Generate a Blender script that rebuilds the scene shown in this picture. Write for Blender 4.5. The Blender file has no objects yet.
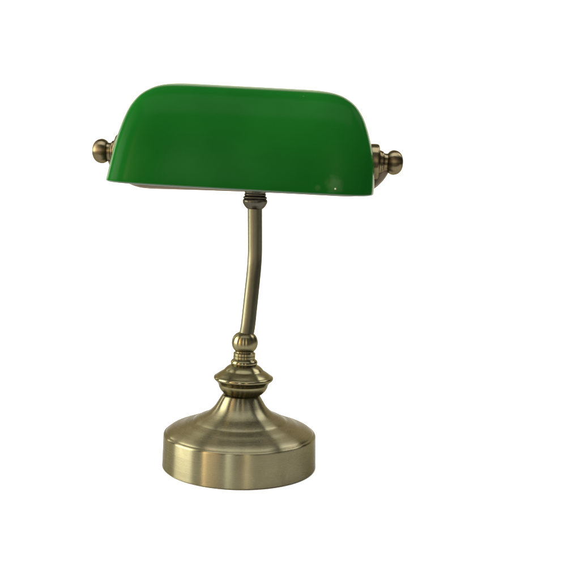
import bpy, math, random
from mathutils import Vector, Matrix
random.seed(4)
scene = bpy.context.scene
COL = scene.collection
MM = 0.001
R = math.radians

# ------------------------------------------------------------------ helpers
def smooth_curve(pts, n=5):
    """Catmull-Rom through 2-D/3-D control points."""
    out = []
    P = [pts[0]] + list(pts) + [pts[-1]]
    for i in range(1, len(P) - 2):
        a, b, c, d = P[i-1], P[i], P[i+1], P[i+2]
        for k in range(n):
            t = k / n
            out.append(tuple(0.5*((2*b[j]) + (-a[j]+c[j])*t + (2*a[j]-5*b[j]+4*c[j]-d[j])*t*t
                                  + (-a[j]+3*b[j]-3*c[j]+d[j])*t**3) for j in range(len(b))))
    out.append(tuple(pts[-1]))
    return out

def link_mesh(name, verts, faces, mats, parent=None, sharp=38, mat_idx=None):
    me = bpy.data.meshes.new(name)
    me.from_pydata([(v[0]*MM, v[1]*MM, v[2]*MM) for v in verts], [], faces)
    me.update()
    for p in me.polygons:
        p.use_smooth = True
    if mat_idx:
        for p, i in zip(me.polygons, mat_idx):
            p.material_index = i
    if sharp:
        me.set_sharp_from_angle(angle=R(sharp))
    for m in (mats if isinstance(mats, (list, tuple)) else [mats]):
        me.materials.append(m)
    o = bpy.data.objects.new(name, me)
    COL.objects.link(o)
    if parent:
        o.parent = parent
    return o

def lathe(name, segs, mat, parent=None, n=160, sub=5, sharp=38):
    """segs: list of control lists of (r, z); each is smoothed, joined hard."""
    prof = []
    for s in segs:
        c = smooth_curve(s, sub) if len(s) > 2 else list(s)
        for p in c:
            if not prof or (abs(prof[-1][0]-p[0]) + abs(prof[-1][1]-p[1])) > 1e-4:
                prof.append(p)
    verts, faces = [], []
    rings = []
    for r, z in prof:
        if r < 1e-3:
            rings.append([len(verts)]); verts.append((0, 0, z))
        else:
            rings.append(list(range(len(verts), len(verts)+n)))
            for k in range(n):
                a = 2*math.pi*k/n
                verts.append((r*math.cos(a), r*math.sin(a), z))
    for A, B in zip(rings, rings[1:]):
        for k in range(n):
            k2 = (k+1) % n
            if len(A) == 1 and len(B) == 1: continue
            if len(A) == 1: faces.append((A[0], B[k2], B[k]))
            elif len(B) == 1: faces.append((A[k], A[k2], B[0]))
            else: faces.append((A[k], A[k2], B[k2], B[k]))
    return link_mesh(name, verts, faces, mat, parent, sharp)

def sweep(name, path, ru, rv, mat, parent=None, up=(0, 1, 0), n=32, power=2.0, caps=True, sharp=40):
    """sweep a superellipse (ru along normal x up, rv along up) on a 3-D path"""
    verts, faces = [], []
    m = len(path)
    for i, p in enumerate(path):
        a = Vector(path[max(i-1, 0)]); b = Vector(path[min(i+1, m-1)])
        t = (b-a).normalized(); U = Vector(up)
        S = t.cross(U).normalized(); U = S.cross(t).normalized()
        w = ru(i/(m-1)) if callable(ru) else ru
        for k in range(n):
            th = 2*math.pi*k/n
            c, s = math.cos(th), math.sin(th)
            c = math.copysign(abs(c)**(2/power), c); s = math.copysign(abs(s)**(2/power), s)
            q = Vector(p) + S*w*c + U*rv*s
            verts.append(tuple(q))
    for i in range(m-1):
        for k in range(n):
            k2 = (k+1) % n
            faces.append((i*n+k, i*n+k2, (i+1)*n+k2, (i+1)*n+k))
    if caps:
        faces.append(tuple(range(n-1, -1, -1))); faces.append(tuple((m-1)*n+k for k in range(n)))
    return link_mesh(name, verts, faces, mat, parent, sharp)

# ------------------------------------------------------------------ materials
def nn(nt, t, **kw):
    n = nt.nodes.new(t)
    for k, v in kw.items():
        if hasattr(n, k): setattr(n, k, v)
        else: n.inputs[k].default_value = v
    return n

def brass_material(name, col, dark, rough, aniso=0.75, brush=True, grime=0.35, axis='Z', tint=(.46, .45, .42)):
    m = bpy.data.materials.new(name); m.use_nodes = True
    nt = m.node_tree; nt.nodes.clear(); L = nt.links.new
    out = nn(nt, 'ShaderNodeOutputMaterial')
    b = nn(nt, 'ShaderNodeBsdfPrincipled'); L(b.outputs[0], out.inputs[0])
    b.inputs['Metallic'].default_value = 1.0
    b.inputs['Specular Tint'].default_value = (*tint, 1)
    tc = nn(nt, 'ShaderNodeTexCoord')
    # lathe brushing: rings perpendicular to the turning axis
    mp = nn(nt, 'ShaderNodeMapping'); L(tc.outputs['Object'], mp.inputs[0])
    mp.inputs['Scale'].default_value = (9, 9, 1500) if brush else (300, 300, 300)
    ns = nn(nt, 'ShaderNodeTexNoise'); L(mp.outputs[0], ns.inputs[0]); ns.inputs['Scale'].default_value = 1.0
    ns.inputs['Detail'].default_value = 3
    big = nn(nt, 'ShaderNodeTexNoise'); L(tc.outputs['Object'], big.inputs[0]); big.inputs['Scale'].default_value = 55
    big.inputs['Detail'].default_value = 5; big.inputs['Roughness'].default_value = .65
    # antique finish: patina mottling between clear brass and darkened brass
    cr = nn(nt, 'ShaderNodeValToRGB'); L(big.outputs[0], cr.inputs[0])
    cr.color_ramp.elements[0].position = .32; cr.color_ramp.elements[0].color = (*dark, 1)
    cr.color_ramp.elements[1].position = .60; cr.color_ramp.elements[1].color = (*col, 1)
    mixc = nn(nt, 'ShaderNodeMix', data_type='RGBA'); mixc.inputs[0].default_value = grime
    mixc.inputs[6].default_value = (*col, 1); L(cr.outputs[0], mixc.inputs[7])
    m2 = nn(nt, 'ShaderNodeMix', data_type='RGBA', blend_type='MULTIPLY'); m2.inputs[0].default_value = .12 if brush else .1
    L(mixc.outputs[2], m2.inputs[6])
    bw = nn(nt, 'ShaderNodeValToRGB'); L(ns.outputs[0], bw.inputs[0])
    bw.color_ramp.elements[0].position = .3; bw.color_ramp.elements[0].color = (.6, .6, .6, 1)
    bw.color_ramp.elements[1].position = .7
    L(bw.outputs[0], m2.inputs[7]); L(m2.outputs[2], b.inputs['Base Color'])
    mr = nn(nt, 'ShaderNodeMapRange'); L(ns.outputs[0], mr.inputs[0])
    mr.inputs[1].default_value = .3; mr.inputs[2].default_value = .7
    mr.inputs[3].default_value = rough*.94; mr.inputs[4].default_value = rough*1.07
    pr = nn(nt, 'ShaderNodeTexNoise'); L(tc.outputs['Object'], pr.inputs[0]); pr.inputs['Scale'].default_value = 38
    pr.inputs['Detail'].default_value = 6; pr.inputs['Distortion'].default_value = 1.2
    pm = nn(nt, 'ShaderNodeMapRange'); L(pr.outputs[0], pm.inputs[0]); pm.inputs[1].default_value = .55; pm.inputs[2].default_value = .72
    pm.inputs[3].default_value = 1.0; pm.inputs[4].default_value = 1.14
    pq = nn(nt, 'ShaderNodeMath', operation='MULTIPLY'); L(mr.outputs[0], pq.inputs[0]); L(pm.outputs[0], pq.inputs[1])
    L(pq.outputs[0], b.inputs['Roughness'])
    b.inputs['Anisotropic'].default_value = aniso
    b.inputs['Anisotropic Rotation'].default_value = 0.25
    tg = nn(nt, 'ShaderNodeTangent', direction_type='RADIAL', axis=axis); L(tg.outputs[0], b.inputs['Tangent'])
    if brush:
        bp = nn(nt, 'ShaderNodeBump'); bp.inputs['Strength'].default_value = .006; bp.inputs['Distance'].default_value = .0004
        L(ns.outputs[0], bp.inputs['Height']); L(bp.outputs[0], b.inputs['Normal'])
    return m

BRASS = brass_material('antique_brass_brushed', (.132, .120, .072), (.096, .084, .048), .27, .99)
BRASS_TURNED = brass_material('antique_brass_turned', (.128, .114, .063), (.052, .044, .024), .22, .85)
BRASS_STEM = brass_material('antique_brass_tube', (.082, .078, .052), (.056, .053, .034), .42, .4, brush=False)
BRASS_DARK = brass_material('darkened_brass', (.052, .049, .038), (.033, .031, .024), .28, .4)
BRASS_KNOB = brass_material('antique_brass_knob', (.105, .085, .05), (.048, .038, .022), .28, .95)
STEEL = brass_material('dull_bracket_metal', (.125, .106, .080), (.095, .08, .06), .42, .2, brush=False)

def glass_material():
    m = bpy.data.materials.new('green_cased_glass'); m.use_nodes = True
    nt = m.node_tree; nt.nodes.clear(); L = nt.links.new
    out = nn(nt, 'ShaderNodeOutputMaterial')
    b = nn(nt, 'ShaderNodeBsdfPrincipled'); L(b.outputs[0], out.inputs[0])
    tc = nn(nt, 'ShaderNodeTexCoord')
    ns = nn(nt, 'ShaderNodeTexNoise'); L(tc.outputs['Object'], ns.inputs[0]); ns.inputs['Scale'].default_value = 14
    ns.inputs['Detail'].default_value = 2
    cr = nn(nt, 'ShaderNodeValToRGB'); L(ns.outputs[0], cr.inputs[0])
    cr.color_ramp.elements[0].position = .35; cr.color_ramp.elements[0].color = (.0028, .047, .0050, 1)
    cr.color_ramp.elements[1].position = .65; cr.color_ramp.elements[1].color = (.0038, .057, .0062, 1)
    # a dried water mark and a small chip low on the right of the front face
    geo = tc
    def blob(center, rad, soft, warp):
        sub = nn(nt, 'ShaderNodeVectorMath', operation='SUBTRACT'); L(geo.outputs['Object'], sub.inputs[0])
        sub.inputs[1].default_value = center
        ln = nn(nt, 'ShaderNodeVectorMath', operation='LENGTH'); L(sub.outputs[0], ln.inputs[0])
        n2 = nn(nt, 'ShaderNodeTexNoise'); L(geo.outputs['Object'], n2.inputs[0]); n2.inputs['Scale'].default_value = 220
        ad = nn(nt, 'ShaderNodeMath', operation='MULTIPLY_ADD'); L(n2.outputs[0], ad.inputs[0]); ad.inputs[1].default_value = warp
        L(ln.outputs['Value'], ad.inputs[2])
        mr = nn(nt, 'ShaderNodeMapRange'); L(ad.outputs[0], mr.inputs[0])
        mr.inputs[1].default_value = rad; mr.inputs[2].default_value = rad+soft
        mr.inputs[3].default_value = 1; mr.inputs[4].default_value = 0
        return mr.outputs[0]
    s1 = blob((SPECK[0]-.001, SPECK[1], SPECK[2]+.004), .0070, .0065, .008)
    s2 = blob((SPECK[0]-.016, SPECK[1], SPECK[2]), .0030, .002, .003)
    s3 = blob(SPECK, .0013, .0006, 0)
    def mixin(prev, fac, amt, col):
        mu = nn(nt, 'ShaderNodeMath', operation='MULTIPLY'); L(fac, mu.inputs[0]); mu.inputs[1].default_value = amt
        mx = nn(nt, 'ShaderNodeMix', data_type='RGBA'); L(mu.outputs[0], mx.inputs[0]); L(prev, mx.inputs[6])
        mx.inputs[7].default_value = (*col, 1); return mx.outputs[2]
    c = mixin(cr.outputs[0], s1, .022, (.7, .8, .6))
    c = mixin(c, s2, .012, (.7, .8, .6))
    c = mixin(c, s3, .9, (.85, .85, .75))
    # fine dust and pin marks in the glass
    vo = nn(nt, 'ShaderNodeTexVoronoi'); L(tc.outputs['Object'], vo.inputs[0]); vo.inputs['Scale'].default_value = 75
    sz = nn(nt, 'ShaderNodeSeparateColor'); L(vo.outputs['Color'], sz.inputs[0])
    pick = nn(nt, 'ShaderNodeMath', operation='GREATER_THAN'); L(sz.outputs[0], pick.inputs[0]); pick.inputs[1].default_value = .86
    dots = nn(nt, 'ShaderNodeMapRange'); L(vo.outputs['Distance'], dots.inputs[0])
    dots.inputs[1].default_value = .03; dots.inputs[2].default_value = .06; dots.inputs[3].default_value = 1; dots.inputs[4].default_value = 0
    dd = nn(nt, 'ShaderNodeMath', operation='MULTIPLY'); L(pick.outputs[0], dd.inputs[0]); L(dots.outputs[0], dd.inputs[1])
    c = mixin(c, dd.outputs[0], .05, (.6, .7, .55))
    L(c, b.inputs['Base Color'])
    b.inputs['Roughness'].default_value = .5
    b.inputs['Specular IOR Level'].default_value = 0
    n3 = nn(nt, 'ShaderNodeTexNoise'); L(tc.outputs['Object'], n3.inputs[0]); n3.inputs['Scale'].default_value = 9
    bp = nn(nt, 'ShaderNodeBump'); bp.inputs['Strength'].default_value = .12; bp.inputs['Distance'].default_value = .004
    L(n3.outputs[0], bp.inputs['Height'])
    # clear outer casing: weak mirror face-on, strong where one looks along the glass
    gl = nn(nt, 'ShaderNodeBsdfGlossy'); gl.inputs['Roughness'].default_value = .18; L(bp.outputs[0], gl.inputs['Normal'])
    gl.inputs['Color'].default_value = (.86, .92, .82, 1)
    lw = nn(nt, 'ShaderNodeLayerWeight'); lw.inputs['Blend'].default_value = .5
    fr = nn(nt, 'ShaderNodeValToRGB'); L(lw.outputs['Facing'], fr.inputs[0])
    el = fr.color_ramp.elements
    el[0].position = 0; el[0].color = (.0016,)*3+(1,)
    el[1].position = 1; el[1].color = (.42,)*3+(1,)
    for p_, v_ in ((.45, .0016), (.62, .003), (.68, .04), (.74, .15), (.86, .27)):
        q = el.new(p_); q.color = (v_,)*3+(1,)
    mx = nn(nt, 'ShaderNodeMixShader'); L(fr.outputs[0], mx.inputs[0]); L(b.outputs[0], mx.inputs[1]); L(gl.outputs[0], mx.inputs[2])
    L(mx.outputs[0], out.inputs[0])
    return m

def plain(name, col, rough, spec=.5):
    m = bpy.data.materials.new(name); m.use_nodes = True
    nt = m.node_tree; b = nt.nodes['Principled BSDF']
    tc = nn(nt, 'ShaderNodeTexCoord'); ns = nn(nt, 'ShaderNodeTexNoise'); nt.links.new(tc.outputs['Object'], ns.inputs[0])
    ns.inputs['Scale'].default_value = 30; ns.inputs['Detail'].default_value = 4
    cr = nn(nt, 'ShaderNodeValToRGB'); nt.links.new(ns.outputs[0], cr.inputs[0])
    cr.color_ramp.elements[0].color = (*[c*.97 for c in col], 1); cr.color_ramp.elements[1].color = (*col, 1)
    nt.links.new(cr.outputs[0], b.inputs['Base Color'])
    b.inputs['Roughness'].default_value = rough; b.inputs['Specular IOR Level'].default_value = spec
    return m

SPECK = (.0872, -.0634, -.0222)
GLASS = glass_material()
OPAL = plain('white_opal_glass', (.62, .60, .54), .3)
EDGE = plain('polished_glass_edge', (.035, .07, .045), .3, .2)
WHITE = plain('white_paper', (.93, .93, .93), .9, .1)
BLACK = plain('black_gap', (.02, .02, .02), .6)

# ------------------------------------------------------------------ setting: seamless white paper sweep
def paper():
    rows = []
    yy = [-360, -200, 0, 400, 900, 1500]
    prof = [(y, 0) for y in yy]
    for k in range(1, 25):
        a = math.pi/2*k/24
        prof.append((1500+900*math.sin(a), 900-900*math.cos(a)))
    prof += [(2400, 1400), (2400, 2000), (2400, 2600)]
    xs = [-2600, -1300, 0, 1300, 2600]
    v = [(x, y, z) for (y, z) in prof for x in xs]
    n = len(xs)
    f = [(i*n+j, i*n+j+1, (i+1)*n+j+1, (i+1)*n+j) for i in range(len(prof)-1) for j in range(n-1)]
    o = link_mesh('paper_backdrop', v, f, WHITE, None, sharp=0)
    o['kind'] = 'structure'
    o['label'] = 'seamless white paper surface the lamp stands on'
paper()

# ------------------------------------------------------------------ the lamp
lamp = bpy.data.objects.new('desk_lamp', None); COL.objects.link(lamp)
lamp.empty_display_size = .05
lamp['label'] = 'antique brass banker style desk lamp with green glass shade and round base'
lamp['category'] = 'desk lamp'

# round weighted base: drum and flared cover
base = lathe('base', [
    [(0, 2.0), (70, 2.0)], [(70, 2.0), (71, 0.6)], [(71, 0.6), (75.6, 0.6)], [(75.6, .6), (76.4, 1.4)], [(76.4, 1.4), (75.7, 32.0)],
    [(75.7, 32.0), (75.5, 33.3), (74.6, 34.5), (73.2, 35.2)],
    [(73.2, 35.2), (71.5, 36.9), (68, 38.9), (64, 40.4), (60.0, 41.7), (57.5, 42.7), (54.5, 44.1), (51.0, 45.3), (48.0, 46.2)],
    [(48.0, 46.2), (46.2, 47.0), (44.4, 48.3), (42.0, 49.7), (38.8, 51.2)],
    [(38.8, 51.2), (36.5, 52.2), (33, 54.0), (29.2, 57.0), (25.6, 61.0), (22.8, 65.4), (20.2, 69.8), (18.8, 72.0)],
    [(18.8, 72.0), (18.2, 72.6), (17.2, 72.8)], [(17.2, 72.8), (0, 72.8)]], BRASS, lamp, n=256, sharp=30)

col = bpy.data.objects.new('column', None)
# turned finial (vase) on top of the base, leaning very slightly like in the photo
fin = lathe('turned_column', [
    [(0, 72.0), (16.2, 72.0)],
    [(16.2, 72.0), (17.6, 73.0), (20.4, 75.2), (22.8, 78.0), (24.3, 81.2), (24.8, 83.6)],
    [(24.8, 83.6), (25.6, 84.2)], [(25.6, 84.2), (26.3, 85.4), (27.4, 86.6), (28.4, 87.6)],
    [(28.4, 87.6), (29.2, 88.4), (29.6, 89.8), (29.2, 91.0), (28.2, 91.9)],
    [(28.2, 91.9), (27.2, 92.2)],
    [(27.2, 92.2), (24.6, 94.3), (22.0, 96.0), (19.8, 97.3)], [(19.8, 97.3), (19.0, 98.4)],
    [(19.0, 98.4), (17.2, 100.3), (15.0, 101.9), (12.9, 102.9)],
    [(12.9, 102.9), (12.6, 103.2)],
    [(12.6, 103.2), (13.3, 104.4), (13.3, 106.0), (12.3, 107.6), (10.8, 108.6)],
    [(10.8, 108.6), (10.5, 109.0)], [(10.5, 109.0), (10.9, 109.5)], [(10.9, 109.5), (10.9, 111.6)],
    [(10.9, 111.6), (10.5, 112.0), (10.9, 112.4)], [(10.9, 112.4), (10.9, 114.7)], [(10.9, 114.7), (10.4, 115.1), (9.8, 115.3)],
    [(10.0, 115.2), (9.3, 116.0), (9.4, 116.6)],
    [(9.4, 116.6), (11.3, 118.8), (12.6, 121.8), (12.95, 125.2), (12.4, 128.6), (10.9, 131.8), (8.4, 134.2), (5.0, 135.6), (0, 136.2)],
    ], BRASS_TURNED, lamp, n=128, sharp=34)
fin.location = (.0021, 0, 0)
fin.rotation_euler = (0, R(.6), 0)
fin.location.x -= math.sin(R(.6))*.073

# bent tube
path = smooth_curve([(3.6, -1.0, 131), (5.3, 3.0, 141), (6.6, 8.0, 155), (7.8, 13.0, 169), (9.0, 18.0, 183), (9.9, 22.0, 194.5),
                     (10.35, 24.6, 203.5), (10.5, 25.6, 212), (10.2, 25.8, 225), (9.6, 25.8, 245), (9.1, 25.8, 262)], 8)
stem = sweep('stem', path, 7.25, 7.25, BRASS_STEM, lamp, n=48, caps=True)
collar_piece = lathe('collar', [
    [(0, -2), (7.3, -2)], [(7.3, -2), (8.6, -1.2), (10.6, 1.2), (12.0, 3.8), (12.4, 6.0), (11.9, 7.6)],
    [(11.9, 7.6), (11.0, 8.0)], [(11.0, 8.0), (11.9, 8.8), (11.9, 9.8), (11.0, 10.6)],
    [(11.0, 10.6), (10.3, 11.0)], [(10.3, 11.0), (10.9, 11.8), (10.9, 12.8), (10.2, 13.6)],
    [(10.2, 13.6), (10.5, 14.2)], [(10.5, 14.2), (10.5, 23)], [(10.5, 23), (0, 23)]], BRASS_DARK, lamp, n=96)
collar_piece.location = (.0092, .0256, .2575)

# --- head: everything in its own frame, then placed
YAW, TILT = R(-5), R(.5)
HC = Vector((-2.9+3.0, 8, 306.5))*MM
HM = Matrix.Translation(HC) @ Matrix.Rotation(YAW, 4, 'Z') @ Matrix.Rotation(TILT, 4, 'Y')
def place(o, M=Matrix()):
    o.matrix_world = HM @ M

# bracket: flat bar bent to a wide U
half = [(0, -28.6), (40, -28.8), (75, -29.2), (99, -29.3), (110, -27.8), (119.5, -23.4), (127, -16.8), (132, -9.7), (134.0, -3.0), (134.4, 3.0)]
hp = smooth_curve([(x, 17.0-9*max(0, (x-100)/34), z) for x, z in half], 6)
up = [(-x, y, z) for x, y, z in reversed(hp)] + hp[1:]
def bw(t):
    e = min(t, 1-t)
    return 5.6 if e > .03 else 5.6*(.6+.4*e/.03)
br = sweep('bracket', up, bw, 2.6, STEEL, lamp, n=28, power=3.2)
place(br)

# glass shade
ZT = [(-28, 125.6), (-20, 125.6), (-10, 125.2), (0, 124.2), (10, 122.4), (16, 121.0), (24, 118.6), (31, 116.3), (38, 113.6),
      (43.5, 110.9), (48.5, 107.6), (52.8, 104.2), (56.5, 100.0), (60, 94.6), (62.4, 89.5), (64.2, 83.6), (65.6, 76), (66.4, 68), (66.8, 60)]
def halfL(z):
    if z <= ZT[0][0]: return ZT[0][1]
    for (a, la), (b, lb) in zip(ZT, ZT[1:]):
        if z <= b:
            t = (z-a)/(b-a); return la + (lb-la)*t
    return ZT[-1][1]
NR, NS = 46, 208
H0, HT = -27.0, 66.8
def ring(psi, off):
    s, c = math.sin(psi), math.cos(psi)
    z = H0 + (HT-H0)*s
    L = halfL(z) - off
    W = 64*(c**.92) - off
    z2 = z - off*s*.95
    W = max(W, .15); L = max(L, .5)
    return z2, L, W
def sring(psi, off):
    z, L, W = ring(psi, off)
    e = 5.2
    out = []
    for k in range(NS):
        th = 2*math.pi*k/NS
        # even spacing along a long rounded rectangle
        c, s = math.cos(th), math.sin(th)
        m = (abs(c)**e + abs(s)**e)**(-1/e)
        x, y = L*c*m, W*s*m
        x *= 1 + .040*max(0, (26-z)/53)**2.6 if x < 0 else .988      # the mouth flares a little on this side
        out.append((x, y, z))
    return out
verts, faces, midx = [], [], []
def addrings(rs, flip, mi):
    base_i = len(verts)
    for r_ in rs: verts.extend(r_)
    for i in range(len(rs)-1):
        for k in range(NS):
            k2 = (k+1) % NS
            q = (base_i+i*NS+k, base_i+i*NS+k2, base_i+(i+1)*NS+k2, base_i+(i+1)*NS+k)
            faces.append(q[::-1] if flip else q); midx.append(mi)
    return base_i
psis = [math.pi/2*(i/NR) for i in range(NR+1)]
outer = [sring(p, 0) for p in psis]
inner = [sring(p, 3.6) for p in psis]
o0 = addrings(outer, False, 0)
verts_top = o0+NR*NS
faces.append(tuple(verts_top+k for k in range(NS))); midx.append(0)
i0 = addrings(inner, True, 1)
faces.append(tuple(i0+NR*NS+k for k in reversed(range(NS)))); midx.append(1)
# rounded lip
lips = []
for j in range(1, 6):
    a = math.pi*j/6
    lips.append([((po[0]+pi_[0])/2+(po[0]-pi_[0])/2*math.cos(a), (po[1]+pi_[1])/2+(po[1]-pi_[1])/2*math.cos(a), H0-1.6*math.sin(a))
                 for po, pi_ in zip(outer[0], inner[0])])
b0 = len(verts)
for l in lips: verts.extend(l)
seq = [o0] + [b0+j*NS for j in range(5)] + [i0]
for a, b in zip(seq, seq[1:]):
    for k in range(NS):
        k2 = (k+1) % NS
        faces.append((a+k2, a+k, b+k, b+k2)); midx.append(2)
shade = link_mesh('lamp_shade', verts, faces, [GLASS, OPAL, EDGE], lamp, sharp=0, mat_idx=midx)
place(shade, Matrix.Rotation(R(.9), 4, 'Y') @ Matrix.Rotation(R(3.0), 4, 'X'))

# knobs, with the flange disc that clamps the shade
for sx in (-1, 1):
    kn = lathe('knob', [
        [(0, 130), (10.2, 130)], [(10.2, 130), (10.6, 130.8), (10.2, 131.8), (9.4, 132.4)], [(9.4, 132.4), (8.8, 133.0)],
        [(8.8, 133.0), (8.5, 134.2), (8.4, 135.4), (8.7, 136.2)],
        [(8.7, 136.2), (10.3, 137.5), (11.6, 139.8), (12.0, 142.2), (11.4, 145.2), (9.8, 147.9), (7.2, 149.9), (3.8, 151.0), (0, 151.3)]],
        BRASS_KNOB, lamp, n=96)
    fl = lathe('flange', [
        [(0, 118.5), (16.6, 118.5)], [(16.6, 118.5), (17.2, 120.0), (17.3, 124.0), (17.0, 126.4), (15.6, 127.8), (12.4, 128.2)],
        [(12.4, 128.2), (11.4, 128.9), (11.0, 130.2)], [(11.0, 130.2), (0, 130.2)]], BRASS_KNOB, kn, n=96)
    M = Matrix.Rotation(R(90*sx), 4, 'Y')
    place(kn, M)

# ------------------------------------------------------------------ light: room-like surroundings, windows and added fill lights
w = bpy.data.worlds.new('World'); scene.world = w; w.use_nodes = True
nt = w.node_tree; nt.nodes.clear(); L = nt.links.new
out = nn(nt, 'ShaderNodeOutputWorld'); bg = nn(nt, 'ShaderNodeBackground'); L(bg.outputs[0], out.inputs[0])
tc = nn(nt, 'ShaderNodeTexCoord'); sp = nn(nt, 'ShaderNodeSeparateXYZ'); L(tc.outputs['Generated'], sp.inputs[0])
ng = nn(nt, 'ShaderNodeMath', operation='MULTIPLY'); L(sp.outputs[1], ng.inputs[0]); ng.inputs[1].default_value = -1
at = nn(nt, 'ShaderNodeMath', operation='ARCTAN2'); L(sp.outputs[0], at.inputs[0]); L(ng.outputs[0], at.inputs[1])
mr = nn(nt, 'ShaderNodeMapRange'); L(at.outputs[0], mr.inputs[0])
mr.inputs[1].default_value = -math.pi; mr.inputs[2].default_value = math.pi
def ramp(items, interp='LINEAR'):
    r_ = nn(nt, 'ShaderNodeValToRGB'); cr = r_.color_ramp; cr.interpolation = interp
    while len(cr.elements) > 1: cr.elements.remove(cr.elements[-1])
    for i, (p, c) in enumerate(items):
        e = cr.elements[0] if i == 0 else cr.elements.new(p)
        e.position = p; e.color = (*c, 1)
    return r_
def A(deg): return (deg+180)/360     # azimuth from the viewer side, + to the right
def g(v, t=(1, 1, 1)): return tuple(v*x for x in t)
W_ = (1, 1, 1); WARM = (1, .72, .45); YEL = (1, .98, .86)
az = ramp([(0, g(1.0)), (A(-150), g(.8)), (A(-137), g(.2)), (A(-132), g(40)), (A(-127), g(.2)), (A(-109), g(.2)), (A(-106), g(48, YEL)), (A(-75), g(35, YEL)),
           (A(-71), g(.3)), (A(-55), g(.3)), (A(-52), g(48, WARM)), (A(-48), g(12, WARM)), (A(-30), g(3.5, (1, .62, .36))), (A(-26), g(.3, (1, .62, .36))), (A(-21), g(.25)), (A(-17), g(15)),
           (A(-9), g(3.5)), (A(-5), g(.5, (1, .6, .35))), (A(5), g(.9, (1, .6, .35))), (A(11), g(12, (1, .85, .65))), (A(18), g(2.5, (1, .9, .7))), (A(24), g(.5, YEL)), (A(40), g(.9, YEL)), (A(60), g(.6)), (A(75), g(.25)), (A(92), g(.5)), (A(110), g(.15)),
           (A(150), g(.4)), (1, g(1.0))])
L(mr.outputs[0], az.inputs[0])
zr = ramp([(0, g(.25)), (.46, g(.4)), (.51, g(1.1)), (.62, g(1.0)), (.70, g(.6)), (.8, g(.3)), (1, g(.3))])
zm = nn(nt, 'ShaderNodeMapRange'); L(sp.outputs[2], zm.inputs[0]); zm.inputs[1].default_value = -1; zm.inputs[2].default_value = 1
L(zm.outputs[0], zr.inputs[0])
mul = nn(nt, 'ShaderNodeMix', data_type='RGBA', blend_type='MULTIPLY'); mul.inputs[0].default_value = 1
L(az.outputs[0], mul.inputs[6]); L(zr.outputs[0], mul.inputs[7])
# ceiling: even light above about 50 degrees
cz = nn(nt, 'ShaderNodeMapRange', interpolation_type='SMOOTHSTEP'); L(sp.outputs[2], cz.inputs[0])
cz.inputs[1].default_value = .55; cz.inputs[2].default_value = .85
cm = nn(nt, 'ShaderNodeMix', data_type='RGBA'); L(cz.outputs[0], cm.inputs[0]); L(mul.outputs[2], cm.inputs[6])
cm.inputs[7].default_value = (1.0, 1.0, 1.0, 1)
L(cm.outputs[2], bg.inputs[0]); bg.inputs[1].default_value = 1.0

def area(name, loc, target, sx, sy, power, colr=(1, 1, 1)):
    d = bpy.data.lights.new(name, 'AREA'); d.shape = 'RECTANGLE'; d.size = sx; d.size_y = sy; d.energy = power; d.color = colr
    o = bpy.data.objects.new(name, d); COL.objects.link(o); o.location = loc
    o.rotation_euler = (Vector(target)-Vector(loc)).to_track_quat('-Z', 'Y').to_euler()
    return o
area('added_fill_overhead', (0, -.25, 2.2), (0, .1, 0), 2.6, 1.3, 96)  # added light, no known source: whitens the paper, brightens the shade's top
area('added_fill_right', (1.5, .7, 1.7), (.15, 0, 0), .9, .9, 34)  # added fill, no known source: lifts the contact shadow right of the base

# ------------------------------------------------------------------ camera
cam = bpy.data.cameras.new('camera'); co = bpy.data.objects.new('camera', cam); COL.objects.link(co)
rx = Vector((0.99847761, -0.04549307, 0.0311904)); uy = Vector((-0.02555477, 0.11958823, 0.99249464))
fz = rx.cross(uy)
co.matrix_world = Matrix(((rx.x, uy.x, fz.x, 0), (rx.y, uy.y, fz.y, -.925), (rx.z, uy.z, fz.z, .288), (0, 0, 0, 1)))
cam.sensor_width = 36; cam.lens = 58.9817; cam.shift_y = .0009; cam.clip_start = .01; cam.clip_end = 100
scene.camera = co
scene.view_settings.view_transform = 'Standard'; scene.view_settings.look = 'None'
scene.view_settings.exposure = -0.72; scene.view_settings.gamma = 1
scene.render.engine = 'CYCLES'
scene.cycles.use_denoising = True
scene.cycles.max_bounces = 8
scene.render.film_transparent = False
